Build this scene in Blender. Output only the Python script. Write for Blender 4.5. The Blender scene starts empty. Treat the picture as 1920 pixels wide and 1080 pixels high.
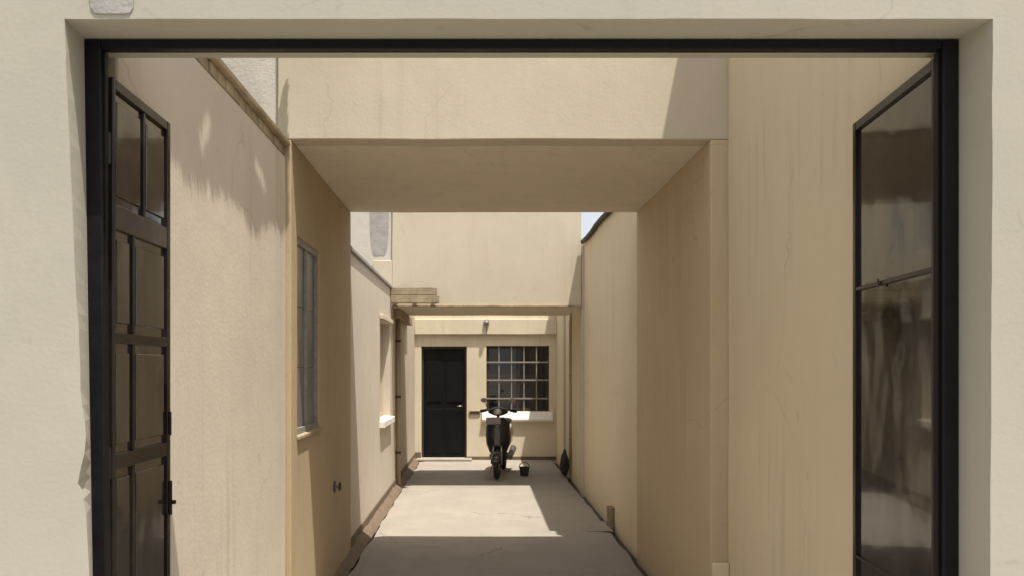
import bpy, bmesh, math, random
from mathutils import Vector, Matrix, noise
random.seed(7)
sc = bpy.context.scene
C = sc.collection
R = math.radians

# ------------------------------------------------------------ camera, sky, sun
cam = bpy.data.cameras.new('camera'); camo = bpy.data.objects.new('camera', cam); C.objects.link(camo)
camo.location = (0, 0, 1.7); camo.rotation_euler = (R(90), 0, 0)
cam.sensor_width = 36; cam.lens = 26; cam.shift_x = 63/1920; cam.shift_y = 152/1920
cam.clip_start = 0.05; cam.clip_end = 4000
sc.camera = camo

TX, TY = 0.19, 0.24            # how far the light travels in -x and +y for each metre it drops
SUN_EL = math.atan2(1, math.hypot(TX, TY))
SUN_AZ = math.atan2(TX, -TY)   # azimuth from +Y towards +X of the direction TO the sun
w = bpy.data.worlds.new('World'); sc.world = w; w.use_nodes = True
nt = w.node_tree; bg = nt.nodes['Background']
sky = nt.nodes.new('ShaderNodeTexSky'); sky.sky_type = 'NISHITA'; sky.sun_disc = False
sky.sun_elevation = SUN_EL; sky.sun_rotation = SUN_AZ; sky.dust_density = 6.0
mxs = nt.nodes.new('ShaderNodeMix'); mxs.data_type = 'RGBA'; mxs.inputs[0].default_value = .45   # thin bright summer haze over the blue
mxs.inputs[7].default_value = (5.6, 5.5, 5.3, 1); nt.links.new(sky.outputs[0], mxs.inputs[6])
nt.links.new(mxs.outputs[2], bg.inputs[0]); bg.inputs[1].default_value = 0.15
sl = bpy.data.lights.new('sun', 'SUN'); sl.energy = 5.0; sl.angle = R(0.53); sl.color = (1.0, 0.94, 0.84)
so = bpy.data.objects.new('sun', sl); C.objects.link(so)
so.rotation_euler = Vector((-TX, TY, -1)).to_track_quat('-Z', 'Y').to_euler(); so.location = (3, -3, 12)
sc.view_settings.view_transform = 'Standard'; sc.view_settings.look = 'None'
sc.view_settings.exposure = 0.52; sc.view_settings.gamma = 1; sc.view_settings.use_curve_mapping = False
sc.render.engine = 'CYCLES'
sc.cycles.max_bounces = 10; sc.cycles.diffuse_bounces = 7; sc.cycles.glossy_bounces = 5
sc.cycles.use_denoising = True

# ------------------------------------------------------------ materials
def mat(name, col, rough=0.85, metal=0.0, var=0.08, vscale=2.0, bump=0.0, bscale=60.0, col2=None, stain=0.0,
        stain_col=None, stain_scale=(3, 3, .8), coat=0.0, spec=0.5, rand=0.0, rvar=0.0, crack=0.0, cscale=.7, streak=0.0, spots=0.0):
    m = bpy.data.materials.new(name); m.use_nodes = True
    n = m.node_tree.nodes; L = m.node_tree.links; b = n['Principled BSDF']
    b.inputs['Roughness'].default_value = rough; b.inputs['Metallic'].default_value = metal
    b.inputs['Coat Weight'].default_value = coat; b.inputs['Specular IOR Level'].default_value = spec
    tc = n.new('ShaderNodeTexCoord')
    no = n.new('ShaderNodeTexNoise'); no.inputs['Scale'].default_value = vscale; no.inputs['Detail'].default_value = 7
    no.inputs['Roughness'].default_value = .65
    L.new(tc.outputs['Object'], no.inputs['Vector'])
    rp = n.new('ShaderNodeValToRGB'); rp.color_ramp.elements[0].position = .32; rp.color_ramp.elements[1].position = .68
    c2 = col2 or tuple(c*(1-var*2) for c in col)
    rp.color_ramp.elements[0].color = (*c2, 1); rp.color_ramp.elements[1].color = (*col, 1)
    L.new(no.outputs['Fac'], rp.inputs[0]); out = rp.outputs[0]
    if stain:
        mp = n.new('ShaderNodeMapping'); mp.inputs['Scale'].default_value = stain_scale
        L.new(tc.outputs['Object'], mp.inputs[0])
        n2 = n.new('ShaderNodeTexNoise'); n2.inputs['Scale'].default_value = 1.6; n2.inputs['Detail'].default_value = 8
        n2.inputs['Roughness'].default_value = .7; n2.inputs['Distortion'].default_value = .6
        L.new(mp.outputs[0], n2.inputs['Vector'])
        r2 = n.new('ShaderNodeValToRGB'); r2.color_ramp.elements[0].position = .5; r2.color_ramp.elements[1].position = .72
        r2.color_ramp.elements[0].color = (0, 0, 0, 1); r2.color_ramp.elements[1].color = (stain,)*3 + (1,)
        L.new(n2.outputs['Fac'], r2.inputs[0])
        mx = n.new('ShaderNodeMix'); mx.data_type = 'RGBA'
        L.new(r2.outputs[0], mx.inputs[0]); L.new(out, mx.inputs[6])
        mx.inputs[7].default_value = (*(stain_col or tuple(c*.6 for c in col)), 1); out = mx.outputs[2]
    def blend(fac, c, out):
        mx = n.new('ShaderNodeMix'); mx.data_type = 'RGBA'
        L.new(fac, mx.inputs[0]); L.new(out, mx.inputs[6]); mx.inputs[7].default_value = (*c, 1); return mx.outputs[2]
    def ramp(src, a, b_, va, vb):
        mr = n.new('ShaderNodeMapRange'); mr.inputs[1].default_value = a; mr.inputs[2].default_value = b_
        mr.inputs[3].default_value = va; mr.inputs[4].default_value = vb; L.new(src, mr.inputs[0]); return mr.outputs[0]
    def mul(a, b_):
        q = n.new('ShaderNodeMath'); q.operation = 'MULTIPLY'; L.new(a, q.inputs[0]); L.new(b_, q.inputs[1]); return q.outputs[0]
    def nz(scale, vec, detail=5, dist=0.0):
        q = n.new('ShaderNodeTexNoise'); q.inputs['Scale'].default_value = scale; q.inputs['Detail'].default_value = detail
        q.inputs['Distortion'].default_value = dist; L.new(vec, q.inputs['Vector']); return q
    if streak:      # narrow rain streaks, broken up
        mp = n.new('ShaderNodeMapping'); mp.inputs['Scale'].default_value = (9, 9, .35); L.new(tc.outputs['Object'], mp.inputs[0])
        f = mul(ramp(nz(1.5, mp.outputs[0], 4).outputs['Fac'], .56, .74, 0, streak), ramp(nz(.8, tc.outputs['Object'], 3).outputs['Fac'], .45, .6, 0, 1))
        out = blend(f, tuple(c*.55 for c in col), out)
    if spots:       # small scuffs and drops
        f = ramp(nz(11, tc.outputs['Object'], 3, .4).outputs['Fac'], .68, .76, 0, spots)
        out = blend(f, tuple(c*.45 for c in col), out)
    if crack:       # hairline cracks
        q = nz(2.2, tc.outputs['Object'], 4)
        av = n.new('ShaderNodeVectorMath'); av.operation = 'MULTIPLY_ADD'; L.new(q.outputs['Color'], av.inputs[0])
        av.inputs[1].default_value = (.45, .45, .45); L.new(tc.outputs['Object'], av.inputs[2])
        vo = n.new('ShaderNodeTexVoronoi'); vo.feature = 'DISTANCE_TO_EDGE'; vo.inputs['Scale'].default_value = cscale; L.new(av.outputs[0], vo.inputs['Vector'])
        f = mul(ramp(vo.outputs['Distance'], .0008, .004, crack, 0), ramp(nz(.9, tc.outputs['Object'], 3).outputs['Fac'], .48, .58, 0, 1))
        out = blend(f, tuple(c*.35 for c in col), out)
    if rand:
        oi = n.new('ShaderNodeObjectInfo'); hs = n.new('ShaderNodeHueSaturation')
        ma = n.new('ShaderNodeMapRange'); ma.inputs[3].default_value = 1-rand; ma.inputs[4].default_value = 1+rand
        L.new(oi.outputs['Random'], ma.inputs[0]); L.new(ma.outputs[0], hs.inputs['Value'])
        L.new(out, hs.inputs['Color']); out = hs.outputs[0]
    L.new(out, b.inputs['Base Color'])
    if rvar:
        mr = n.new('ShaderNodeMapRange'); mr.inputs[1].default_value = .3; mr.inputs[2].default_value = .7
        mr.inputs[3].default_value = max(0, rough-rvar); mr.inputs[4].default_value = rough+rvar
        L.new(no.outputs['Fac'], mr.inputs[0]); L.new(mr.outputs[0], b.inputs['Roughness'])
    if bump:
        n3 = n.new('ShaderNodeTexNoise'); n3.inputs['Scale'].default_value = bscale; n3.inputs['Detail'].default_value = 6
        L.new(tc.outputs['Object'], n3.inputs['Vector'])
        n4 = n.new('ShaderNodeTexNoise'); n4.inputs['Scale'].default_value = bscale*.09; n4.inputs['Detail'].default_value = 3
        L.new(tc.outputs['Object'], n4.inputs['Vector'])
        bp = n.new('ShaderNodeBump'); bp.inputs['Strength'].default_value = bump; bp.inputs['Distance'].default_value = .006
        bq = n.new('ShaderNodeBump'); bq.inputs['Strength'].default_value = bump*.8; bq.inputs['Distance'].default_value = .02
        L.new(n3.outputs['Fac'], bp.inputs['Height']); L.new(n4.outputs['Fac'], bq.inputs['Height'])
        L.new(bq.outputs[0], bp.inputs['Normal']); L.new(bp.outputs[0], b.inputs['Normal'])
    return m

M = {}
M['outer'] = mat('outer_plaster', (.405, .382, .315), .9, streak=.35, crack=.26, spots=.25, var=.05, vscale=1.2, bump=.09, bscale=70, stain=.35,
                 stain_col=(.34, .328, .285), stain_scale=(1.5, 1.5, .7))
M['cream'] = mat('cream_plaster', (.525, .468, .355), .88, streak=.4, crack=.16, spots=.2, var=.045, vscale=1.5, bump=.16, bscale=50, stain=.35,
                 stain_col=(.44, .39, .30), stain_scale=(2.5, 2.5, .5))
M['creamL'] = mat('faded_cream_plaster', (.58, .52, .425), .9, streak=.35, crack=.26, spots=.3, var=.05, vscale=1.5, bump=.18, bscale=50, stain=.4,
                  stain_col=(.50, .45, .37), stain_scale=(2.5, 2.5, .45))
M['creamR'] = mat('ochre_cream_plaster', (.68, .575, .39), .88, streak=.35, crack=.26, spots=.2, var=.035, vscale=.9, bump=.14, bscale=50, stain=.3,
                  stain_col=(.56, .465, .31), stain_scale=(3, 3, .35))
M['ochre'] = mat('shade_toned_ochre', (.43, .34, .21), .88, streak=.35, crack=.26, spots=.25, var=.05, vscale=1.2, bump=.16, stain=.4,  # passage shade put into the colour: darker and more saturated than the cream
                 stain_col=(.34, .25, .15), stain_scale=(3, 3, .5))
M['soffit'] = mat('soffit_plaster', (.68, .60, .48), .9, crack=.26, streak=.2, stain=.3, var=.04, vscale=1.2, bump=.2)
M['pale'] = mat('pale_cement_render', (.55, .52, .46), .92, var=.08, vscale=2.2, bump=.4, stain=.7,
                stain_col=(.40, .38, .34), stain_scale=(3, 3, 1))
M['house'] = mat('bright_cream_plaster', (.65, .58, .44), .88, streak=.4, crack=.25, spots=.3, var=.05, vscale=1.5, bump=.16, bscale=50, stain=.4,
                 stain_col=(.54, .47, .35), stain_scale=(2.5, 2.5, .5))
M['white'] = mat('white_paint', (.78, .74, .68), .7, var=.05, bump=.15)
M['cement'] = mat('bare_cement', (.36, .345, .32), .93, var=.12, vscale=9, bump=.5)
M['ochreR'] = mat('light_shade_toned_ochre', (.54, .43, .275), .88, streak=.35, crack=.26, spots=.25, var=.05, vscale=1.2, bump=.16, stain=.4,  # right passage wall, with less of the passage shade in its colour
                 stain_col=(.42, .33, .21), stain_scale=(3, 3, .5))
M['concrete'] = mat('concrete_floor', (.285, .255, .217), .88, crack=.6, cscale=.45, spots=.35, var=.07, vscale=1.8, bump=.35, bscale=80, stain=.5,
                    stain_col=(.20, .18, .155), stain_scale=(1.2, .9, 1))
M['gutter'] = mat('gutter_dirt', (.085, .065, .05), .95, var=.25, vscale=9, bump=.6)
M['skirt'] = mat('red_brown_skirting', (.17, .12, .08), .8, var=.2, vscale=7, bump=.3)
M['black'] = mat('black_gate_paint', (.006, .006, .007), .5, spec=.25, var=.2, vscale=14, bump=.15, rvar=.08)
M['bronze'] = mat('dark_bronze_frame', (.026, .020, .016), .28, metal=.3, var=.25, vscale=12, bump=.1)
M['railpl'] = mat('light_bronze_rail', (.085, .074, .062), .28, metal=.5, var=.2, vscale=9)
def reflective(name, col, rough, metal, wob):
    m = mat(name, col, rough, metal=metal, var=.22, vscale=2.2, stain=.85, stain_col=tuple(c*.22 for c in col),  # stain here paints the dark blotches that imitate reflections
            stain_scale=(.9, .9, 1.1), rvar=.07, coat=.5)  # big dark blotches in the colour imitate mottled reflections
    n = m.node_tree.nodes; L = m.node_tree.links
    tc = n.new('ShaderNodeTexCoord'); mp = n.new('ShaderNodeMapping'); mp.inputs['Scale'].default_value = (2.5, 2.5, 1.5)
    L.new(tc.outputs['Object'], mp.inputs[0])
    t = n.new('ShaderNodeTexNoise'); t.inputs['Scale'].default_value = 1.4; t.inputs['Detail'].default_value = 2
    L.new(mp.outputs[0], t.inputs['Vector'])
    bp = n.new('ShaderNodeBump'); bp.inputs['Strength'].default_value = wob; bp.inputs['Distance'].default_value = .03
    L.new(t.outputs['Fac'], bp.inputs['Height']); L.new(bp.outputs[0], n['Principled BSDF'].inputs['Normal'])
    return m
M['paneL'] = reflective('brown_gloss_sheet', (.125, .113, .098), .13, .8, .4)
M['paneR'] = reflective('black_brown_gloss_sheet', (.040, .037, .033), .09, .5, .28)
M['doorblk'] = mat('black_steel_door', (.005, .006, .007), .5, spec=.2, var=.2, vscale=5, bump=.1)
M['glass'] = mat('dark_window_glass', (.012, .016, .02), .07, var=.1, coat=.6)
M['glassgrey'] = mat('dusty_window_glass', (.20, .20, .185), .35, var=.2, vscale=4, stain=.5, stain_col=(.045, .045, .045))
M['bar'] = mat('grey_painted_bar', (.30, .28, .25), .6, var=.15, vscale=20)
M['winframe'] = mat('dark_brown_frame', (.05, .03, .018), .5, var=.2)
M['tan'] = mat('weathered_tan_paint', (.42, .34, .22), .9, var=.18, vscale=6, bump=.4, stain=.6, stain_col=(.22, .16, .10), rand=.15)
M['shutter'] = mat('cream_shutter', (.52, .45, .33), .7, var=.1, streak=.3)
M['leaf'] = mat('tree_leaf', (.07, .11, .03), .6, var=.3, vscale=3)
M['bark'] = mat('tree_bark', (.14, .10, .07), .95, var=.3, vscale=12, bump=.6)
M['clay'] = mat('weathered_clay', (.34, .20, .105), .9, var=.22, vscale=9, bump=.5, bscale=70, col2=(.20, .135, .085), rand=.25)
M['wood'] = mat('weathered_brown_wood', (.38, .30, .19), .85, var=.25, vscale=8, bump=.4)
M['pvc'] = mat('brown_pvc', (.34, .25, .16), .55, var=.12)
M['pvc2'] = mat('painted_conduit', (.40, .32, .20), .7, var=.1)
M['steel'] = mat('worn_steel', (.42, .41, .39), .35, metal=.9, var=.15)
M['rubber'] = mat('black_rubber', (.013, .012, .012), .8, var=.15)
M['blkplastic'] = mat('black_plastic', (.014, .013, .014), .35, var=.15, coat=.2)
M['darkpaint'] = mat('dark_blue_black_paint', (.014, .018, .024), .25, coat=.7, var=.1)
M['greyplastic'] = mat('grey_plastic', (.26, .235, .225), .45, var=.1)
M['seat'] = mat('brown_black_vinyl', (.03, .018, .012), .55, var=.1)
M['red'] = mat('red_lens', (.35, .02, .015), .2)
M['lens'] = mat('clear_lens', (.5, .5, .5), .08, metal=.6)
M['bag'] = mat('dark_sack', (.03, .025, .022), .75, var=.3, vscale=12, bump=.5, bscale=20)
M['bucket'] = mat('dark_bucket', (.035, .03, .027), .6, var=.2)
M['asphalt'] = mat('asphalt', (.055, .053, .05), .92, var=.15, vscale=3, bump=.6, bscale=150)
M['pavement'] = mat('street_pavement', (.38, .35, .30), .9, var=.1, vscale=2, bump=.4)
M['earth'] = mat('dry_earth', (.24, .20, .15), .95, var=.2, vscale=.3, bump=.4, bscale=4)
M['line'] = mat('road_paint', (.78, .76, .70), .7, var=.1)

# ------------------------------------------------------------ mesh helpers
def obj(name, bm, m, parent=None, bevel=0.0, smooth=False, seg=2):
    bmesh.ops.recalc_face_normals(bm, faces=bm.faces)
    me = bpy.data.meshes.new(name); bm.to_mesh(me); bm.free()
    o = bpy.data.objects.new(name, me); C.objects.link(o); me.materials.append(m)
    if parent: o.parent = parent
    if smooth:
        for p in me.polygons: p.use_smooth = True
    if bevel:
        b = o.modifiers.new('bevel', 'BEVEL'); b.width = bevel; b.segments = seg; b.limit_method = 'ANGLE'; b.angle_limit = R(40)
    return o
def tag(o, label=None, cat=None, group=None, kind=None):
    if label: o['label'] = label
    if cat: o['category'] = cat
    if group: o['group'] = group
    if kind: o['kind'] = kind
    return o
def empty(name, loc, label, cat, group=None, rz=0):
    o = bpy.data.objects.new(name, None); C.objects.link(o); o.location = loc; o.rotation_euler = (0, 0, rz)
    o.empty_display_size = .1
    return tag(o, label, cat, group)
def box(bm, x0, x1, y0, y1, z0, z1, mtx=None):
    vs = [bm.verts.new(v) for v in ((x0,y0,z0),(x1,y0,z0),(x1,y1,z0),(x0,y1,z0),(x0,y0,z1),(x1,y0,z1),(x1,y1,z1),(x0,y1,z1))]
    for f in ((0,3,2,1),(4,5,6,7),(0,1,5,4),(1,2,6,5),(2,3,7,6),(3,0,4,7)): bm.faces.new([vs[i] for i in f])
    if mtx is not None: bmesh.ops.transform(bm, matrix=mtx, verts=vs)
    return vs
def B(x0, x1, y0, y1, z0, z1): bm = bmesh.new(); box(bm, x0, x1, y0, y1, z0, z1); return bm
def tube(bm, p0, p1, r0, r1=None, seg=14, caps=True):
    p0, p1 = Vector(p0), Vector(p1); d = p1-p0; r1 = r0 if r1 is None else r1
    q = d.to_track_quat('Z', 'Y').to_matrix().to_4x4()
    mtx = Matrix.Translation((p0+p1)/2) @ q
    bmesh.ops.create_cone(bm, cap_ends=caps, segments=seg, radius1=r0, radius2=r1, depth=d.length, matrix=mtx)
def T(p0, p1, r0, r1=None, seg=14): bm = bmesh.new(); tube(bm, p0, p1, r0, r1, seg); return bm
def path_tube(bm, pts, r, seg=10):
    rings = []
    pts = [Vector(p) for p in pts]
    for i, p in enumerate(pts):
        d = (pts[min(i+1, len(pts)-1)]-pts[max(i-1, 0)]).normalized()
        q = d.to_track_quat('Z', 'Y'); rr = r[i] if isinstance(r, (list, tuple)) else r
        rings.append([bm.verts.new(p + q @ Vector((math.cos(2*math.pi*k/seg)*rr, math.sin(2*math.pi*k/seg)*rr, 0))) for k in range(seg)])
    for a, b in zip(rings, rings[1:]):
        for k in range(seg): bm.faces.new((a[k], a[(k+1) % seg], b[(k+1) % seg], b[k]))
    bm.faces.new(rings[0]); bm.faces.new(rings[-1])
def ring(bm, c, R0, r0, axis='X', seg=28, sub=10, flat=1.0):
    g = []
    for i in range(seg):
        a = 2*math.pi*i/seg; row = []
        for j in range(sub):
            b = 2*math.pi*j/sub; rr = R0 + r0*math.cos(b); h = r0*math.sin(b)*flat
            v = (h, rr*math.cos(a), rr*math.sin(a)) if axis == 'X' else (rr*math.cos(a), rr*math.sin(a), h)
            row.append(bm.verts.new(Vector(c)+Vector(v)))
        g.append(row)
    for i in range(seg):
        for j in range(sub):
            bm.faces.new((g[i][j], g[(i+1) % seg][j], g[(i+1) % seg][(j+1) % sub], g[i][(j+1) % sub]))
def loft(bm, sections):
    """closed rings of equal vertex count joined into one skin with caps"""
    rs = [[bm.verts.new(v) for v in s] for s in sections]; n = len(rs[0])
    for a, b in zip(rs, rs[1:]):
        for k in range(n): bm.faces.new((a[k], a[(k+1) % n], b[(k+1) % n], b[k]))
    bm.faces.new(rs[0]); bm.faces.new(rs[-1])
def rrect(cx, w_, y0, y1, z, n=4):
    """rounded rectangle ring in XY at height z"""
    out = []; r = min(w_/2, (y1-y0)/2)*.6
    for (sx, sy, a0) in ((1, 1, 0), (-1, 1, 90), (-1, -1, 180), (1, -1, 270)):
        for k in range(n+1):
            a = R(a0+90*k/n)
            out.append((cx+sx*(w_/2-r)+r*math.cos(a), (y0+y1)/2+sy*((y1-y0)/2-r)+r*math.sin(a), z))
    return out
def holed_wall(axis, a0, a1, z0, z1, p0, p1, holes):
    """wall slab with rectangular holes; axis 'X' runs along x (thickness in y), 'Y' runs along y (thickness in x)"""
    As = sorted({a0, a1, *[h[0] for h in holes], *[h[1] for h in holes]})
    Zs = sorted({z0, z1, *[h[2] for h in holes], *[h[3] for h in holes]})
    bm = bmesh.new(); V = {}
    P = (lambda a, p, z: (a, p, z)) if axis == 'X' else (lambda a, p, z: (p, a, z))
    def v(i, j, k):
        if (i, j, k) not in V: V[(i, j, k)] = bm.verts.new(P(As[i], (p0, p1)[k], Zs[j]))
        return V[(i, j, k)]
    def solid(i, j):
        if i < 0 or j < 0 or i >= len(As)-1 or j >= len(Zs)-1: return False
        ca, cz = (As[i]+As[i+1])/2, (Zs[j]+Zs[j+1])/2
        return not any(h[0] < ca < h[1] and h[2] < cz < h[3] for h in holes)
    for i in range(len(As)-1):
        for j in range(len(Zs)-1):
            if not solid(i, j): continue
            for k in (0, 1): bm.faces.new((v(i,j,k), v(i+1,j,k), v(i+1,j+1,k), v(i,j+1,k)))
            if not solid(i-1, j): bm.faces.new((v(i,j,0), v(i,j+1,0), v(i,j+1,1), v(i,j,1)))
            if not solid(i+1, j): bm.faces.new((v(i+1,j,0), v(i+1,j+1,0), v(i+1,j+1,1), v(i+1,j,1)))
            if not solid(i, j-1): bm.faces.new((v(i,j,0), v(i+1,j,0), v(i+1,j,1), v(i,j,1)))
            if not solid(i, j+1): bm.faces.new((v(i,j+1,0), v(i+1,j+1,0), v(i+1,j+1,1), v(i,j+1,1)))
    return bm

def RB(x0, x1, y0, y1, z0, z1, step=.14, amp=.0035):
    """box with a fine grid on its faces and hand-trowelled unevenness"""
    bm = bmesh.new()
    def ax(a, b): k = max(1, min(60, round((b-a)/step))); return [a+(b-a)*i/k for i in range(k+1)]
    X, Y, Z = ax(x0, x1), ax(y0, y1), ax(z0, z1)
    def grid(A, Bq, f):
        g = [[bm.verts.new(f(a, b)) for b in Bq] for a in A]
        for i in range(len(A)-1):
            for j in range(len(Bq)-1): bm.faces.new((g[i][j], g[i+1][j], g[i+1][j+1], g[i][j+1]))
    for x in (x0, x1): grid(Y, Z, lambda a, b: (x, a, b))
    for y in (y0, y1): grid(X, Z, lambda a, b: (a, y, b))
    for z in (z0, z1): grid(X, Y, lambda a, b: (a, b, z))
    bmesh.ops.remove_doubles(bm, verts=bm.verts, dist=1e-5)
    for v in bm.verts:
        c = v.co*1.0
        v.co += Vector((noise.noise(c*1.7+Vector((9, 0, 0))), noise.noise(c*1.7+Vector((0, 7, 0))), noise.noise(c*1.7+Vector((0, 0, 5)))))*amp
        v.co += Vector((noise.noise(c*6+Vector((2, 0, 0))), noise.noise(c*6+Vector((0, 3, 0))), noise.noise(c*6+Vector((0, 0, 8)))))*amp*.5
    return bm
def rough(o):
    for p in o.data.polygons: p.use_smooth = True
    o.data.set_sharp_from_angle(angle=R(35)); return o

# ------------------------------------------------------------ setting
tag(obj('ground', B(-400, 400, -400, 600, -.5, -.17), M['earth']), kind='structure')
tag(obj('road', B(-60, 60, -9, -.6, -.166, -.13), M['asphalt']), kind='structure')
tag(obj('pavement', B(-60, 60, -.45, 2.165, -.165, .0), M['pavement'], bevel=.01), kind='structure')
tag(obj('kerb', B(-60, 60, -.6, -.452, -.165, .004), M['cement'], bevel=.015), kind='structure')
# driveway: a gently uneven concrete sheet with a sunk gutter on either side
bm = bmesh.new()
XL, XR, Y0, Y1 = -1.075, 1.375, 2.17, 13.86
nx, ny = 24, 110; g = {}
for i in range(nx+1):
    for j in range(ny+1):
        x = XL+(XR-XL)*i/nx; y = Y0+(Y1-Y0)*j/ny
        if i == 0: x += .022*noise.noise(Vector((1.3, y*2.6, 0)))
        if i == nx: x += .03*noise.noise(Vector((5.3, y*2.1, 0)))
        z = .0 + .006*noise.noise(Vector((x*.8, y*.6, 2))) - (.012 if i in (0, nx) else 0)
        g[i, j] = bm.verts.new((x, y, z))
for i in range(nx):
    for j in range(ny): bm.faces.new((g[i,j], g[i+1,j], g[i+1,j+1], g[i,j+1]))
edge = [g[i,0] for i in range(nx+1)] + [g[nx,j] for j in range(1, ny+1)] + [g[i,ny] for i in range(nx-1, -1, -1)] + [g[0,j] for j in range(ny-1, 0, -1)]
low = [bm.verts.new((v.co.x, v.co.y, -.16)) for v in edge]
for k in range(len(edge)):
    k2 = (k+1) % len(edge); bm.faces.new((edge[k], edge[k2], low[k2], low[k]))
tag(obj('driveway', bm, M['concrete'], smooth=False), kind='structure')
tag(obj('gutter_bed', B(-1.7, 1.9, 2.46, 14.2, -.165, -.062), M['gutter']), kind='structure')
# left of the driveway the gutter is filled with a low strip of dirt
bm = bmesh.new(); rows = []
for j in range(160):
    y = 2.5+(13.8-2.5)*j/159
    h = .012+.022*noise.noise(Vector((0, y*3.1, 4)))+.012*noise.noise(Vector((0, y*11, 9)))
    rows.append([bm.verts.new(p) for p in ((-1.185, y, h+.05+.015*noise.noise(Vector((3, y*5, 1)))), (-1.13, y, h+.01), (-1.085, y, h-.03))])
for a, b in zip(rows, rows[1:]):
    for k in range(2): bm.faces.new((a[k], a[k+1], b[k+1], b[k]))
tag(obj('gutter_dirt', bm, M['skirt']), kind='stuff')

# ------------------------------------------------------------ front wall with its big opening
def jag(z, s, a): return a*noise.noise(Vector((s, z*4.2, 0)))+a*.5*noise.noise(Vector((s, z*15, 3)))
def left_front(z):
    t = (2.728-z)/(2.728-1.09); x = -1.216+.074*min(t, 1.35)
    d = math.exp(-((z-1.52)/.07)**2)*.012 - math.exp(-((z-1.37)/.05)**2)*.022
    return x+d+jag(z, 1, .004)
def left_mid(z): return -1.230+.028*min((2.728-z)/(2.728-1.09), 1.35)
def right_front(z): return 1.510-.008*(2.728-z)/1.6+jag(z, 8, .003)
def right_mid(z): return 1.499
wall = bmesh.new(); N = 60
zs = [2.728*k/N for k in range(N+1)]
nxh = 24
outer = [(-9, 0), (-9, 3.0), (9, 3.0), (9, 0)]
def outline(lf, rf, ztop, wob):
    p = [(rf(z), z) for z in zs[:-1]]
    for k in range(nxh+1):
        t = k/nxh; xr, xl = rf(2.728), lf(2.728); x = xr+(xl-xr)*t
        p.append((x, ztop+(jag(x, 3, wob) if 0 < k < nxh else 0)))
    p += [(lf(z), z) for z in reversed(zs[:-1])]
    return p
yF, yM, yB = 2.17, 2.301, 2.45
st = [[wall.verts.new((x, y, z)) for x, z in outline(lf, rf, zt, wb)] for y, lf, rf, zt, wb in
      ((yF, left_front, right_front, 2.728, .003), (yM, left_mid, right_mid, 2.731, .0), (yB, left_mid, right_mid, 2.731, 0))]
for a, b in zip(st, st[1:]):
    for k in range(len(a)-1): wall.faces.new((a[k], a[k+1], b[k+1], b[k]))
oF = [wall.verts.new((x, yF, z)) for x, z in outer]; oB = [wall.verts.new((x, yB, z)) for x, z in outer]
nr = N+0; k1 = N; k2 = N+nxh        # indices: right jamb 0..N-1, head k1..k2, left jamb after
n = len(st[0])
for y, s_, o_ in ((yF, st[0], oF), (yB, st[2], oB)):
    R_ = [wall.verts.new((9, y, v.co.z)) for v in s_[:k1+1]]
    L_ = [wall.verts.new((-9, y, v.co.z)) for v in s_[k2:]]
    U_ = [wall.verts.new((v.co.x, y, 3.0)) for v in s_[k1:k2+1]]
    for k in range(k1): wall.faces.new((s_[k], s_[k+1], R_[k+1], R_[k]))
    for k in range(len(L_)-1): wall.faces.new((s_[k2+k], s_[k2+k+1], L_[k+1], L_[k]))
    for k in range(len(U_)-1): wall.faces.new((s_[k1+k], s_[k1+k+1], U_[k+1], U_[k]))
    wall.faces.new((s_[k1], R_[-1], o_[2], U_[0])); wall.faces.new((s_[k2], L_[0], o_[1], U_[-1]))
for i, j in ((0, 1), (1, 2), (2, 3)): wall.faces.new((oF[i], oF[j], oB[j], oB[i]))
bmesh.ops.remove_doubles(wall, verts=wall.verts, dist=1e-5)
fw = tag(empty('front_wall', (0, 2.17, 0), 'pale plastered street wall framing the wide gate opening', 'wall'))
o = obj('wall_body', wall, M['outer'], fw); o.matrix_parent_inverse = Matrix.Translation((0, -2.17, 0))
# flat grey shape standing in for a shadow over the top left corner
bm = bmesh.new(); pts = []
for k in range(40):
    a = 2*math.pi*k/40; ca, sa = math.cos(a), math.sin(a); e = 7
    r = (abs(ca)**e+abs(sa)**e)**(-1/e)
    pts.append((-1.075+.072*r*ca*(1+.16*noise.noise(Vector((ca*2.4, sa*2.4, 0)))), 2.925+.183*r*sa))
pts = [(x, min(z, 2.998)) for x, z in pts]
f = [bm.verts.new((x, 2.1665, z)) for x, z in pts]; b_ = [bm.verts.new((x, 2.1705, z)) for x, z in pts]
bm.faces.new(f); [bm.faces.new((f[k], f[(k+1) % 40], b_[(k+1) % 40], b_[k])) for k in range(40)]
o = obj('grey_patch', bm, M['cement'], fw); o.matrix_parent_inverse = Matrix.Translation((0, -2.17, 0))  # shadow stand-in, cement material only for its grey

def P(o, par):                       # keep world coordinates of a child built in place
    o.parent = par; o.matrix_parent_inverse = Matrix.LocRotScale(par.location, par.rotation_euler.to_quaternion(), None).inverted()
    return o

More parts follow.
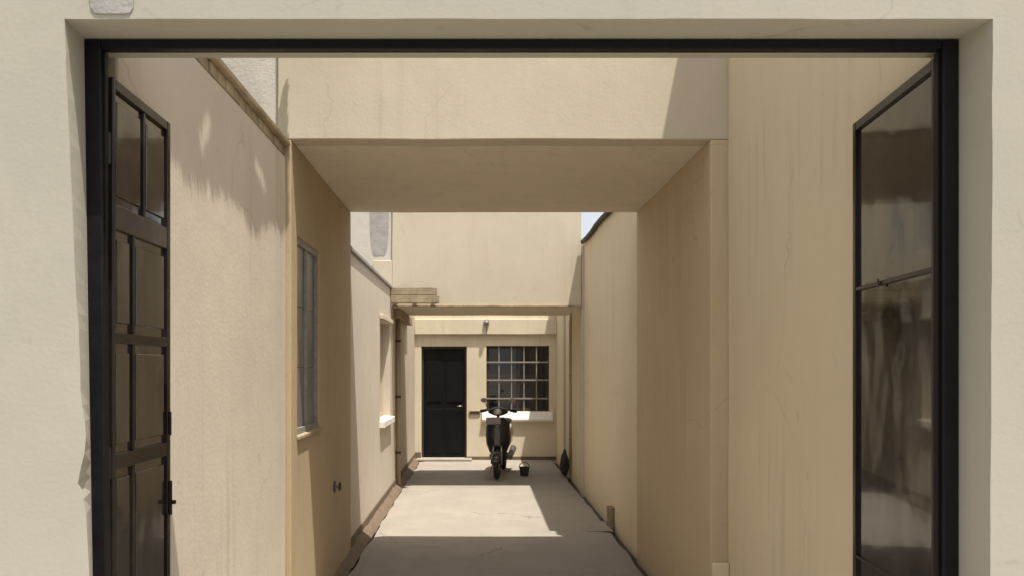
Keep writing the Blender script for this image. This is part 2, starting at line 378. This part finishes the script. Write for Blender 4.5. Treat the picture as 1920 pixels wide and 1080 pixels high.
# ------------------------------------------------------------ gate frame and leaves
gf = empty('gate_portal', (0, 2.32, 0), 'black steel gate frame set into the wall opening', 'gate frame')
def slant_box(xt0, xt1, xb0, xb1, y0, y1, z0, z1):
    bm = bmesh.new()
    vs = [bm.verts.new(v) for v in ((xb0,y0,z0),(xb1,y0,z0),(xb1,y1,z0),(xb0,y1,z0),(xt0,y0,z1),(xt1,y0,z1),(xt1,y1,z1),(xt0,y1,z1))]
    for f in ((0,3,2,1),(4,5,6,7),(0,1,5,4),(1,2,6,5),(2,3,7,6),(3,0,4,7)): bm.faces.new([vs[i] for i in f])
    return bm
P(obj('post', slant_box(-1.228, -1.177, -1.200, -1.151, 2.303, 2.340, 0.002, 2.727), M['black'], bevel=.004), gf)
P(obj('post', B(1.447, 1.496, 2.303, 2.340, 0.002, 2.727), M['black'], bevel=.004), gf)
P(obj('head_rail', B(-1.176, 1.445, 2.304, 2.339, 2.699, 2.727), M['black'], bevel=.003), gf)
P(obj('door_stop', B(-1.176, -1.169, 2.318, 2.337, 1.9, 2.695), M['black']), gf)
P(obj('door_stop', B(1.439, 1.446, 2.318, 2.337, 0.002, 2.695), M['black']), gf)

def leaf(name, label, hinge, far, z1, rails, bars, pane_m, frame_m, rail_m, side, raised=False):
    """hinge, far: xy of the visible face; local x runs along the leaf, local y away from the corridor"""
    h = Vector(hinge); d = Vector(far)-h; L_ = d.length; ang = math.atan2(d.y, d.x)
    root = empty(name, (h.x, h.y, 0), label, 'gate', 'gate leaves', ang)
    s = side                               # +1: thickness towards local +y
    def b_(nm, x0, x1, z0_, z1_, t0, t1, m, par=root, bev=.003):
        y0, y1 = sorted((s*t0, s*t1)); o = obj(nm, B(x0, x1, y0, y1, z0_, z1_), m, par, bevel=bev); return o
    z0 = .06
    b_('stile', 0, .018, z0, z1, 0, .03, frame_m); b_('stile', L_-.026, L_, z0, z1, 0, .03, frame_m)
    b_('top_rail', .019, L_-.027, z1-.035, z1, .001, .03, frame_m); b_('bottom_rail', .019, L_-.027, z0, z0+.08, .001, .03, frame_m)
    zz = [z0+.08]
    for (c, hgt, m) in rails:
        b_('cross_rail', .019, L_-.027, c-hgt/2, c+hgt/2, .002, .03, m); zz += [c-hgt/2, c+hgt/2]
    zz.append(z1-.035)
    rows = [(zz[i], zz[i+1]) for i in range(0, len(zz), 2)]
    for r, (a, c) in enumerate(rows):
        xs = [.019]
        for (rr, xf) in bars:
            if r in rr: b_('glazing_bar', L_*xf-.008, L_*xf+.008, a+.001, c-.001, .003, .028, frame_m, bev=.002); xs += [L_*xf-.008, L_*xf+.008]
        xs.append(L_-.027)
        for k in range(0, len(xs), 2):
            b_('panel', xs[k], xs[k+1], a, c, .013, .019, pane_m, bev=0)
            if raised and xs[k+1]-xs[k] > .07: b_('raised_panel', xs[k]+.018, xs[k+1]-.018, a+.03, c-.03, .006, .0128, pane_m, bev=.005)
    for z in (.35, 1.4, 2.4):
        obj('hinge', T((-.006, s*.012, z-.05), (-.006, s*.012, z+.05), .008), frame_m, root, smooth=False)
    return root, L_
lf, LL = leaf('gate_leaf', 'folded dark metal gate leaf with raised panels on the left of the opening', (-1.161, 2.352), (-1.165, 2.80), 2.63,
     [(.55, .03, M['bronze']), (1.40, .05, M['bronze']), (1.80, .035, M['bronze']), (2.19, .08, M['railpl'])], [((4,), .52), ((0, 1, 2, 3), .34)], M['paneL'], M['bronze'], M['railpl'], 1, True)
rf_, LR = leaf('gate_leaf', 'nearly black glossy gate leaf with tall plain panels on the right of the opening', (1.448, 2.352), (1.512, 2.99), 2.69,
     [(.95, .012, M['bronze']), (2.02, .016, M['bronze'])], [], M['paneR'], M['bronze'], M['bronze'], -1)
# latch and padlock on the free edge of the left leaf
o = obj('latch', B(LL-.024, LL-.006, -.010, -.001, 1.15, 1.28), M['black'], lf, bevel=.004)
obj('latch_knob', T((LL-.02, -.013, 1.2), (LL-.02, -.026, 1.2), .008), M['black'], o)
obj('latch', B(LL-.024, LL-.008, -.008, -.001, 1.45, 1.54), M['black'], lf, bevel=.004)
o = obj('pull_knob', B(LR*.62-.007, LR*.62+.007, .001, .006, 2.005, 2.035), M['bronze'], rf_, bevel=.004)

# ------------------------------------------------------------ front part of the alley
lw = empty('side_wall', (-1.37, 3.5, 0), 'sunlit plaster wall topped with tan bricks behind the left gate leaf', 'wall')
P(rough(obj('wall_body', RB(-1.42, -1.198, 2.455, 4.595, -.1, 3.02), M['creamL'], bevel=.008)), lw)
P(obj('coping', B(-1.45, -1.168, 2.455, 4.595, 3.083, 3.112), M['tan'], bevel=.006), lw)
bmk = bmesh.new(); box(bmk, -.115, .115, -.0485, .0485, -.029, .029); brick = None
y = 2.51
while y < 4.56:
    if brick is None: o = obj('brick', bmk, M['tan'], None, bevel=.006); brick = o
    else: o = brick.copy(); C.objects.link(o); o.parent = None; o.matrix_parent_inverse = Matrix()
    o.location = (-1.312+random.uniform(-.005, .005), y, 3.0515); o.rotation_euler = (0, 0, R(random.uniform(-1.5, 1.5)))
    P(o, lw); y += .105

# tree outside the left wall; its crown hangs over the alley above the opening and shades the wall top
tr = empty('tree', (-2.1, 3.2, -.17), 'leafy tree behind the side wall whose crown shades the top of it', 'tree')
bm = bmesh.new(); path_tube(bm, [(-2.1, 3.2, -.17), (-2.08, 3.15, 1.2), (-2.0, 3.2, 2.6), (-1.85, 3.25, 3.5), (-1.6, 3.3, 4.0)], [.11, .09, .075, .06, .03])
P(obj('trunk', bm, M['bark'], smooth=True), tr)
for pts in ([(-1.9, 3.22, 3.3), (-1.5, 2.9, 3.9), (-1.1, 2.6, 4.1)], [(-1.8, 3.26, 3.6), (-1.4, 3.6, 4.0), (-1.05, 3.9, 4.05)], [(-1.7, 3.28, 3.8), (-1.3, 3.2, 4.15), (-1.0, 3.2, 4.15)]):
    bm = bmesh.new(); path_tube(bm, pts, [.04, .025, .01], seg=8); P(obj('limb', bm, M['bark'], smooth=True), tr)
bm = bmesh.new(); rnd = random.Random(3)
def leafq(p, sz):
    a = Vector((rnd.gauss(0, 1), rnd.gauss(0, 1), rnd.gauss(0, .35))).normalized(); u = a.cross(Vector((rnd.gauss(0, .4), rnd.gauss(0, .4), 1))).normalized()
    vs = [bm.verts.new(p+v) for v in (a*-sz, u*sz*.42, a*sz, u*-sz*.42)]; bm.faces.new(vs)
cnt = 0
while cnt < 3000:                # outer side of the crown
    X = rnd.uniform(-2.8, -1.2); Yq = rnd.uniform(2.40, 4.1); z = rnd.uniform(3.7, 4.6)
    if (X+1.7)**2/1.15**2+(Yq-3.2)**2/1.15**2+(z-4.1)**2/.5**2 > 1: continue
    leafq(Vector((X, Yq, z)), rnd.uniform(.03, .06)); cnt += 1
cnt = 0
while cnt < 19000:               # dense sprays over the wall top, with a ragged rim and two gaps
    yw = rnd.uniform(2.35, 4.60); zw = rnd.uniform(2.2, 3.5); z = rnd.uniform(3.82, 4.22)+.05*noise.noise(Vector((yw*3, zw*3, 0)))
    lim = 2.56+.20*noise.noise(Vector((yw*2.4, 1, 0)))+.10*noise.noise(Vector((yw*8, 5, 0)))
    if zw < lim+rnd.uniform(0, .02): continue
    u, v = yw-3.24, zw-2.74
    if ((u-.3*v)/.085)**2+(v/.14)**2 < 1: continue
    u, v = yw-4.06, zw-2.76
    if ((u+.8*v)/.12)**2+(v/.12)**2 < 1: continue
    dz = z-zw; leafq(Vector((-1.198+TX*dz, yw-TY*dz, z)), rnd.uniform(.016, .028)); cnt += 1
P(tag(obj('crown', bm, M['leaf']), kind='stuff'), tr)

rw = empty('side_wall', (1.65, 3.5, 0), 'tall shaded ochre wall behind the right gate leaf', 'wall')
P(rough(obj('wall_body', RB(1.552, 1.78, 2.455, 4.595, -.1, 5.3), M['creamR'], bevel=.006)), rw)
P(obj('conduit_box', B(1.448, 1.548, 4.560, 4.594, .0, .50), M['creamR'], bevel=.006), rw)

# neighbouring building faces seen over the left wall
n1 = obj('neighbour_wall', B(-5, -1.255, 4.63, 4.9, -.1, 5.6), M['pale'], bevel=.006); tag(n1, 'greyish white neighbouring wall rising over the brick topped side wall', 'wall')
n2 = obj('neighbour_wall', B(-5, -1.195, 10.23, 10.5, -.1, 5.8), M['pale'], bevel=.006); tag(n2, 'stained pale neighbouring wall seen between the two overhead storeys', 'wall')
bm = bmesh.new(); pts = []
for k in range(36):
    a = 2*math.pi*k/36; ca, sa = math.cos(a), math.sin(a)
    rr = (abs(ca)**3+abs(sa)**3)**(-1/3)*(1+.12*noise.noise(Vector((ca*1.7, sa*1.7, 4))))
    pts.append((-1.375+.13*rr*ca, 3.75+.50*rr*sa))
f = [bm.verts.new((x, 10.226, z)) for x, z in pts]; b_ = [bm.verts.new((x, 10.231, z)) for x, z in pts]
bm.faces.new(f); [bm.faces.new((f[k], f[(k+1) % 36], b_[(k+1) % 36], b_[k])) for k in range(36)]
obj('grey_patch', bm, M['cement'], n2)  # irregular rounded patch, greyer than the wall around it

# ------------------------------------------------------------ first overhead storey bridging the alley
br = empty('overhead_storey', (.2, 5.8, 0), 'nearer cream storey bridging the alley on two side walls', 'building')
P(rough(obj('face_wall', RB(-1.25, 1.70, 4.60, 4.75, 3.13, 4.4), M['cream'], bevel=.006)), br)
P(rough(obj('floor_slab', RB(-1.25, 1.70, 4.7502, 6.75, 3.13, 3.20), M['soffit'], bevel=.006)), br)
P(rough(obj('passage_wall', RB(1.445, 1.70, 4.60, 6.75, -.1, 3.128), M['ochreR'], bevel=.006)), br)
P(obj('passage_wall', holed_wall('Y', 4.60, 6.75, -.1, 3.128, -1.45, -1.165, [(4.76, 5.42, 1.27, 2.56)]), M['ochre'], bevel=.006), br)
wn = P(obj('window', holed_wall('Y', 4.762, 5.418, 1.272, 2.558, -1.22, -1.180, [(4.79, 5.08, 1.31, 2.52), (5.10, 5.39, 1.31, 2.52)]), M['bar']), br)
for a, b2 in ((4.79, 5.08), (5.10, 5.39)):
    for c, d_ in ((1.31, 1.71), (1.715, 2.11), (2.115, 2.52)):
        P(obj('pane', B(-1.205, -1.198, a, b2, c, d_), M['glassgrey']), wn)
P(obj('window_sill', B(-1.163, -1.145, 4.74, 5.44, 1.245, 1.268), M['tan'], bevel=.004), br)
# little tap box on the passage wall
wb = empty('wall_valve', (-1.17, 5.98, .75), 'small dark round valve box low on the shaded left passage wall', 'valve')
P(obj('cover_plate', T((-1.1695, 5.98, .75), (-1.155, 5.98, .75), .05, .045, 20), M['winframe']), wb)
P(obj('spindle', T((-1.156, 5.98, .75), (-1.12, 5.98, .75), .013), M['steel']), wb)
P(obj('wheel', (lambda bm: (ring(bm, (-1.12, 5.98, .75), .032, .006), bm)[1])(bmesh.new()), M['winframe'], smooth=True), wb)

# ------------------------------------------------------------ walls of the open court
cl = empty('court_wall', (-1.3, 8.5, 0), 'low sunlit cream wall with a window on the left of the court', 'wall')
P(obj('wall_body', holed_wall('Y', 6.755, 10.195, -.1, 2.79, -1.45, -1.19, [(8.95, 9.95, 1.07, 2.30)]), M['creamL'], bevel=.006), cl)
P(obj('coping', B(-1.47, -1.165, 6.755, 10.195, 2.792, 2.835), M['cement'], bevel=.008), cl)
wn = P(obj('window', holed_wall('Y', 8.952, 9.948, 1.072, 2.298, -1.33, -1.285, [(9.0, 9.44, 1.12, 2.25), (9.46, 9.90, 1.12, 2.25)]), M['shutter']), cl)
for a, b2 in ((9.0, 9.44), (9.46, 9.90)): P(obj('shutter', B(-1.315, -1.300, a, b2, 1.12, 2.25), M['shutter'], bevel=.003), wn)
P(obj('window_sill', B(-1.28, -1.13, 8.90, 10.0, .985, 1.066), M['white'], bevel=.008), cl)
P(obj('window_hood', B(-1.188, -1.15, 8.90, 10.0, 2.305, 2.36), M['creamL'], bevel=.006), cl)
cr = empty('court_wall', (1.6, 9, 0), 'long shaded cream wall on the right running back to the house', 'wall')
P(rough(obj('wall_body', RB(1.462, 1.70, 6.755, 13.86, -.1, 3.46), M['creamR'], bevel=.006)), cr)
P(obj('coping', B(1.455, 1.72, 6.95, 13.6, 3.462, 3.50), M['winframe'], bevel=.006), cr)
P(obj('pilaster', B(1.425, 1.480, 10.2, 10.42, -.1, 3.42), M['cream'], bevel=.006), cr)
P(obj('pilaster', B(1.435, 1.480, 12.4, 12.6, -.1, 3.2), M['cream'], bevel=.006), cr)

# ------------------------------------------------------------ second overhead storey
b2_ = empty('overhead_storey', (.1, 11, 0), 'farther cream storey bridging the alley in front of the black door', 'building')
P(rough(obj('face_wall', RB(-1.19, 1.42, 10.20, 10.35, 2.55, 4.5), M['cream'], bevel=.006)), b2_)
P(rough(obj('floor_slab', RB(-1.19, 1.42, 10.3502, 11.8, 2.55, 2.63), M['soffit'], bevel=.006)), b2_)
P(rough(obj('passage_wall', RB(-1.45, -1.192, 10.2, 13.86, -.1, 3.2), M['cream'], bevel=.006)), b2_)
bm = bmesh.new(); box(bm, -1.188, 1.418, 10.17, 10.199, 2.55, 2.585)
P(obj('drip_edge', bm, M['wood'], bevel=.004), b2_)
# brown timber canopy where the left wall meets it
cn = empty('timber_canopy', (-.9, 10, 2.6), 'short brown timber canopy under the left end of the farther storey', 'canopy')
for k in range(2):
    P(obj('board', RB(-1.186, -.53-.03*k, 9.98, 10.066, 2.60+k*.105, 2.70+k*.105, .07, .008), M['wood'], bevel=.005), cn)
for x in (-1.12, -.85, -.6): P(obj('bracket', B(x-.02, x+.02, 10.068, 10.165, 2.60, 2.80), M['wood'], bevel=.003), cn)
P(obj('beam', B(-1.188, -1.10, 10.40, 12.3, 2.42, 2.545), M['wood'], bevel=.006), b2_)

# ------------------------------------------------------------ house at the back
hs = empty('rear_house', (0, 14, 0), 'cream house front with black door and barred window closing the alley', 'house')
P(obj('wall', holed_wall('X', -1.9, 2.4, -.1, 3.35, 13.87, 14.15, [(-1.07, -.22, .03, 2.12), (.15, 1.33, .90, 2.13)]), M['house'], bevel=.006), hs)
P(obj('roof', B(-2.1, 2.6, 13.84, 16.5, 3.352, 3.5), M['cement'], bevel=.01), hs)
P(obj('rear_wall', B(-1.9, 2.4, 14.6, 14.75, -.1, 3.35), M['cream']), hs)
P(rough(obj('lintel_band', RB(-1.19, 1.46, 13.81, 13.868, 2.345, 2.63), M['house'], bevel=.006)), hs)
P(obj('door_step', B(-1.15, -.12, 13.62, 13.868, .0, .035), M['concrete'], bevel=.008), hs)
dr = P(obj('door', B(-1.03, -.26, 13.945, 13.985, .035, 2.08), M['doorblk'], bevel=.003), hs)
P(obj('door_frame', holed_wall('X', -1.068, -.222, .032, 2.118, 13.93, 13.99, [(-1.032, -.258, .031, 2.082)]), M['winframe']), hs)
for (x0, x1) in ((-.99, -.68), (-.61, -.30)):
    for (z0, z1) in ((.12, .95), (1.08, 2.0)): P(obj('door_panel', B(x0, x1, 13.932, 13.944, z0, z1), M['doorblk'], bevel=.006), dr)
P(obj('handle', (lambda bm: (path_tube(bm, [(-.31, 13.943, 1.0), (-.31, 13.90, 1.0), (-.40, 13.895, 1.0)], .011), bm)[1])(bmesh.new()), M['steel'], smooth=True), dr)
wn = P(obj('window', holed_wall('X', .152, 1.328, .902, 2.128, 13.97, 14.02, [(.20, .725, .95, 2.08), (.755, 1.28, .95, 2.08)]), M['winframe'], bevel=.003), hs)
for a, c in ((.20, .725), (.755, 1.28)): P(obj('pane', B(a, c, 13.992, 13.998, .95, 2.08), M['glass']), wn)
for x in (.385, .62, .855, 1.09): P(obj('bar', T((x, 13.90, .905), (x, 13.90, 2.125), .013, seg=8), M['bar']), wn)
for z in (1.145, 1.49, 1.825): P(obj('bar', B(.155, 1.325, 13.878, 13.886, z-.014, z+.014), M['bar']), wn)
bm = bmesh.new(); loft(bm, [[(x, 13.869, .72), (x, 13.80, .72), (x, 13.795, .76), (x, 13.86, .895), (x, 13.93, .899), (x, 13.93, .86)] for x in (.07, 1.39)])
P(obj('window_sill', bm, M['white'], bevel=.006), hs)
P(obj('skirting', B(-1.185, -1.075, 13.835, 13.868, .0, .14), M['skirt'], bevel=.004), hs)
P(obj('skirting', B(-.215, 1.475, 13.855, 13.868, .0, .06), M['skirt'], bevel=.004), hs)
lp = empty('wall_lamp', (.15, 13.78, 2.56), 'small round bulkhead lamp above the gap between door and window', 'lamp')
P(obj('lamp_base', T((.15, 13.809, 2.57), (.15, 13.775, 2.57), .055, .055, 20), M['greyplastic']), lp)
bm = bmesh.new(); bmesh.ops.create_uvsphere(bm, u_segments=16, v_segments=10, radius=.045, matrix=Matrix.Translation((.15, 13.76, 2.56)))
P(obj('lamp_globe', bm, M['greyplastic'], smooth=True), lp)
P(obj('cable', T((.15, 13.803, 2.515), (.15, 13.803, 2.35), .006, seg=8), M['greyplastic']), lp)
mb = empty('letter_slot', (-.07, 13.86, .86), 'small brown metal letter slot on the wall between door and window', 'letter slot')
P(obj('plate', B(-.18, .04, 13.852, 13.868, .85, .92), M['pvc'], bevel=.004), mb)
P(obj('flap', B(-.16, .02, 13.845, 13.851, .862, .905), M['winframe'], bevel=.002), mb)

# ------------------------------------------------------------ pipes on walls
dp = empty('drainpipe', (-1.15, 10.6, 0), 'brown vertical drainpipe on the left wall under the farther storey', 'drainpipe')
P(obj('pipe', T((-1.150, 10.62, .05), (-1.150, 10.62, 2.41), .034, seg=16), M['pvc'], smooth=True), dp)
for z in (.5, 1.3, 2.1): P(obj('clamp', T((-1.150, 10.62, z-.015), (-1.150, 10.62, z+.015), .041, seg=16), M['winframe']), dp)
dp = empty('drainpipe', (1.44, 11.4, 0), 'painted conduit running up the right wall beyond the pilaster', 'drainpipe')
P(obj('pipe', T((1.45, 11.6, .05), (1.45, 11.6, 3.3), .028, seg=14), M['pvc2'], smooth=True), dp)
for z in (.6, 1.6, 2.6): P(obj('clamp', T((1.45, 11.6, z-.012), (1.45, 11.6, z+.012), .034, seg=14), M['pvc']), dp)
# cable and gutter edge on top of the right wall
cb = empty('roof_gutter', (1.44, 8.5, 3.4), 'dark metal gutter along the top of the right court wall', 'gutter')
bm = bmesh.new(); path_tube(bm, [(1.43, 6.95+.4*k, 3.44+.012*math.sin(k*1.7)) for k in range(9)], .03)
P(obj('channel', bm, M['black'], smooth=True), cb)
for k in range(5): P(obj('bracket', B(1.43, 1.455, 7.1+.7*k, 7.13+.7*k, 3.42, 3.47), M['steel']), cb)

# red-brown skirting strips along the left wall base
P(obj('skirting', B(-1.188, -1.176, 6.76, 10.19, .02, .13), M['skirt'], bevel=.003), cl)
P(obj('skirting', B(-1.190, -1.178, 10.2, 13.82, .02, .13), M['skirt'], bevel=.003), b2_)

# stub of a broken clay pipe and small step at the right wall base
st_ = empty('clay_pipe_stub', (1.38, 8.0, 0), 'broken clay pipe stub standing where floor meets right court wall', 'pipe')
bm = bmesh.new(); tube(bm, (1.425, 7.95, -.06), (1.435, 7.98, .20), .045, .05, 12)
P(obj('pipe_body', bm, M['wood']), st_)
bm = bmesh.new(); ring(bm, (1.436, 7.985, .205), .046, .012, axis='Z', seg=16, sub=6)
P(obj('collar', bm, M['clay'], smooth=True), st_)
bk = empty('cement_ramp', (1.3, 7.6, 0), 'low cement lump beside the clay pipe stub on the alley floor', 'ramp')
bm = bmesh.new()
loft(bm, [[(x, y_, z) for x, z in ((1.10, .004), (1.16, h), (1.36, h*1.2), (1.41, .004))] for y_, h in ((7.72, .004+.002), (7.82, .035), (8.0, .045), (8.12, .006))])
P(obj('cement_body', bm, M['concrete'], bevel=.006), bk)

# ------------------------------------------------------------ scooter (local: front faces -Y, wheels on z=0)
def scooter():
    s = empty('scooter', (.285, 11.35, .004), 'black motor scooter parked facing the gate in front of the barred window', 'scooter', rz=R(-7))
    def ob(n, bm, m, par=s, **k): return obj(n, bm, m, par, **k)
    for y, nm in ((0, 'front'), (1.12, 'rear')):
        bm = bmesh.new(); ring(bm, (0, y, .215), .165, .05, seg=32, sub=10, flat=.95); wh = ob('wheel', bm, M['rubber'], smooth=True)
        bm = bmesh.new(); ring(bm, (0, y, .215), .115, .014, seg=28, sub=8, flat=2.2); tube(bm, (-.045, y, .215), (.045, y, .215), .03)
        for k in range(5):
            a = 2*math.pi*k/5; tube(bm, (0, y+.02*math.cos(a), .215+.02*math.sin(a)), (0, y+.115*math.cos(a), .215+.115*math.sin(a)), .011, seg=8)
        ob('rim', bm, M['steel'], wh)
    # fork
    for sx in (-1, 1):
        bm = bmesh.new(); path_tube(bm, [(sx*.075, 0, .215), (sx*.075, .03, .38), (sx*.06, .09, .55)], .017); ob('fork_leg', bm, M['steel'], smooth=True)
    # front fender
    bm = bmesh.new(); secs = []
    for k in range(9):
        a = R(20+k*18); yy, zz = -math.cos(a)*.235, .215+math.sin(a)*.235
        secs.append([(x, yy*(1-abs(x)*.4), zz - (abs(x)/.085)**2*.05) for x in (-.085, -.05, 0, .05, .085)] +
                    [(x, yy*.94, .215+(zz-.215)*.95 - (abs(x)/.085)**2*.05) for x in (.08, .05, 0, -.05, -.08)])
    loft(bm, secs); ob('front_fender', bm, M['darkpaint'], smooth=True)
    # leg shield: wide curved shell
    bm = bmesh.new(); secs = []
    for (z, wd, y, dp_) in ((.30, .13, .24, .05), (.38, .30, .20, .07), (.50, .40, .16, .09), (.64, .42, .14, .10), (.76, .40, .13, .09), (.86, .32, .13, .07), (.90, .22, .14, .05)):
        n = 9; fr = []; bk_ = []
        for k in range(n):
            t = -1+2*k/(n-1); x = t*wd/2; yy = y - dp_*(1-t*t)
            fr.append((x, yy, z)); bk_.append((x*.96, yy+.035, z))
        secs.append(fr+bk_[::-1])
    loft(bm, secs); ls = ob('leg_shield', bm, M['blkplastic'], smooth=True)
    bm = bmesh.new(); loft(bm, [[(x, .075-.10*0-.03*(1-(x/.12)**2)-.01*i, z) for x in (-w_, -w_/2, 0, w_/2, w_)] + [(x, .12, z) for x in (w_, w_/2, 0, -w_/2, -w_)]
        for i, (z, w_) in enumerate(((.42, .04), (.52, .09), (.64, .11), (.74, .09), (.80, .04)))]); ob('front_badge_panel', bm, M['darkpaint'], ls, smooth=True)
    # handlebar, cowl, headlamp
    bm = bmesh.new(); secs = []
    for x, r_ in ((-.17, .03), (-.12, .06), (-.06, .085), (0, .095), (.06, .085), (.12, .06), (.17, .03)):
        secs.append([(x, .19+r_*.9*math.cos(a), .985+r_*.75*math.sin(a)) for a in [2*math.pi*k/12 for k in range(12)]])
    loft(bm, secs); cw = ob('handlebar_cowl', bm, M['blkplastic'], smooth=True)
    bm = bmesh.new(); bmesh.ops.create_uvsphere(bm, u_segments=18, v_segments=10, radius=1, matrix=Matrix.Translation((0, .115, .98)) @ Matrix.Diagonal((.075, .03, .05, 1))); ob('headlight', bm, M['lens'], cw, smooth=True)
    bm = bmesh.new(); path_tube(bm, [(-.30, .27, .985), (-.2, .21, 1.0), (0, .19, 1.0), (.2, .21, 1.0), (.30, .27, .985)], .012); hb = ob('handlebar', bm, M['steel'], smooth=True)
    for sx in (-1, 1):
        ob('grip', T((sx*.20, .215, 1.0), (sx*.315, .28, .985), .02), M['rubber'], hb, smooth=True)
        bm = bmesh.new(); path_tube(bm, [(sx*.21, .19, .985), (sx*.25, .18, .975), (sx*.31, .225, .965)], .006, seg=6); ob('brake_lever', bm, M['steel'], hb, smooth=True)
        bm = bmesh.new(); path_tube(bm, [(sx*.19, .20, 1.01), (sx*.21, .19, 1.08), (sx*.235, .185, 1.12)], .005, seg=6)
        mr = ob('mirror', bm, M['blkplastic'], smooth=True)
        bm = bmesh.new(); bmesh.ops.create_uvsphere(bm, u_segments=14, v_segments=8, radius=1, matrix=Matrix.Translation((sx*.25, .185, 1.15)) @ Matrix.Diagonal((.055, .014, .035, 1))); ob('mirror_shell', bm, M['greyplastic'], mr, smooth=True)
    # small grey windscreen/number panel under the bars, offset as in the photograph
    bm = bmesh.new(); box(bm, -.19, .06, .015, .035, .80, .905); ob('front_panel', bm, M['greyplastic'], bevel=.012)
    # floor board and tunnel
    bm = bmesh.new(); loft(bm, [rrect(0, .30, .22, .62, .27), rrect(0, .34, .20, .66, .31), rrect(0, .32, .22, .64, .335)]); ob('floorboard', bm, M['blkplastic'])
    # rear body
    bm = bmesh.new(); loft(bm, [rrect(0, .20, .58, 1.20, .36), rrect(0, .33, .54, 1.32, .46), rrect(0, .36, .56, 1.40, .60), rrect(0, .30, .58, 1.42, .70), rrect(0, .22, .62, 1.36, .735)]); bd = ob('rear_body', bm, M['darkpaint'], smooth=True)
    bm = bmesh.new(); loft(bm, [rrect(0, .24, .60, 1.30, .736), rrect(0, .30, .56, 1.32, .77), rrect(0, .29, .58, 1.30, .81), rrect(0, .20, .66, 1.20, .83)]); ob('seat', bm, M['seat'], smooth=True)
    ob('tail_light', B(-.07, .07, 1.40, 1.425, .60, .66), M['red'], bd, bevel=.008)
    bm = bmesh.new(); tube(bm, (.15, .80, .24), (.17, 1.28, .33), .045, .06); ob('exhaust', bm, M['steel'])
    bm = bmesh.new(); box(bm, -.16, -.06, .72, 1.16, .17, .31); ob('engine_case', bm, M['greyplastic'], bevel=.03)
    bm = bmesh.new(); path_tube(bm, [(-.08, .58, .28), (-.20, .60, .01)], .01); ob('side_stand', bm, M['steel'])
    bm = bmesh.new(); path_tube(bm, [(0, .10, .50), (0, .19, .98)], .025); ob('steering_column', bm, M['blkplastic'])
    s.scale = (.90, 1.0, 1.05)
    return s
scooter()

# bucket and sack
bu = empty('bucket', (.73, 11.75, .004), 'small dark bucket with upright handle on the floor right of the scooter', 'bucket')
bm = bmesh.new(); n = 20
def circ(r, z): return [(r*math.cos(2*math.pi*k/n), r*math.sin(2*math.pi*k/n), z) for k in range(n)]
loft(bm, [circ(.062, 0), circ(.08, .125), circ(.086, .13), circ(.086, .138), circ(.076, .138), circ(.06, .012)])
obj('bucket_body', bm, M['bucket'], bu)
bm = bmesh.new(); path_tube(bm, [(.083*math.cos(R(a)), 0, .13+.085*math.sin(R(a))) for a in range(0, 181, 15)], .007, seg=6)
obj('handle', bm, M['bucket'], bu)
bm = bmesh.new(); bmesh.ops.create_icosphere(bm, subdivisions=4, radius=1)
for v in bm.verts:
    c = v.co; z = (c.z+1)/2; wd = (1-.55*z**2)
    k = 1+.30*noise.noise(c*2.1)+.12*noise.noise(c*6)
    v.co = Vector((c.x*.075*wd*k, c.y*.20*wd*k+.02*z, max(0, z*.42*(1+.10*noise.noise(c*3)))))
sk = obj('rubbish_sack', bm, M['bag'], smooth=True); sk.location = (1.372, 11.75, .002)
tag(sk, 'dark tied sack slumped against the right wall near the house', 'sack')
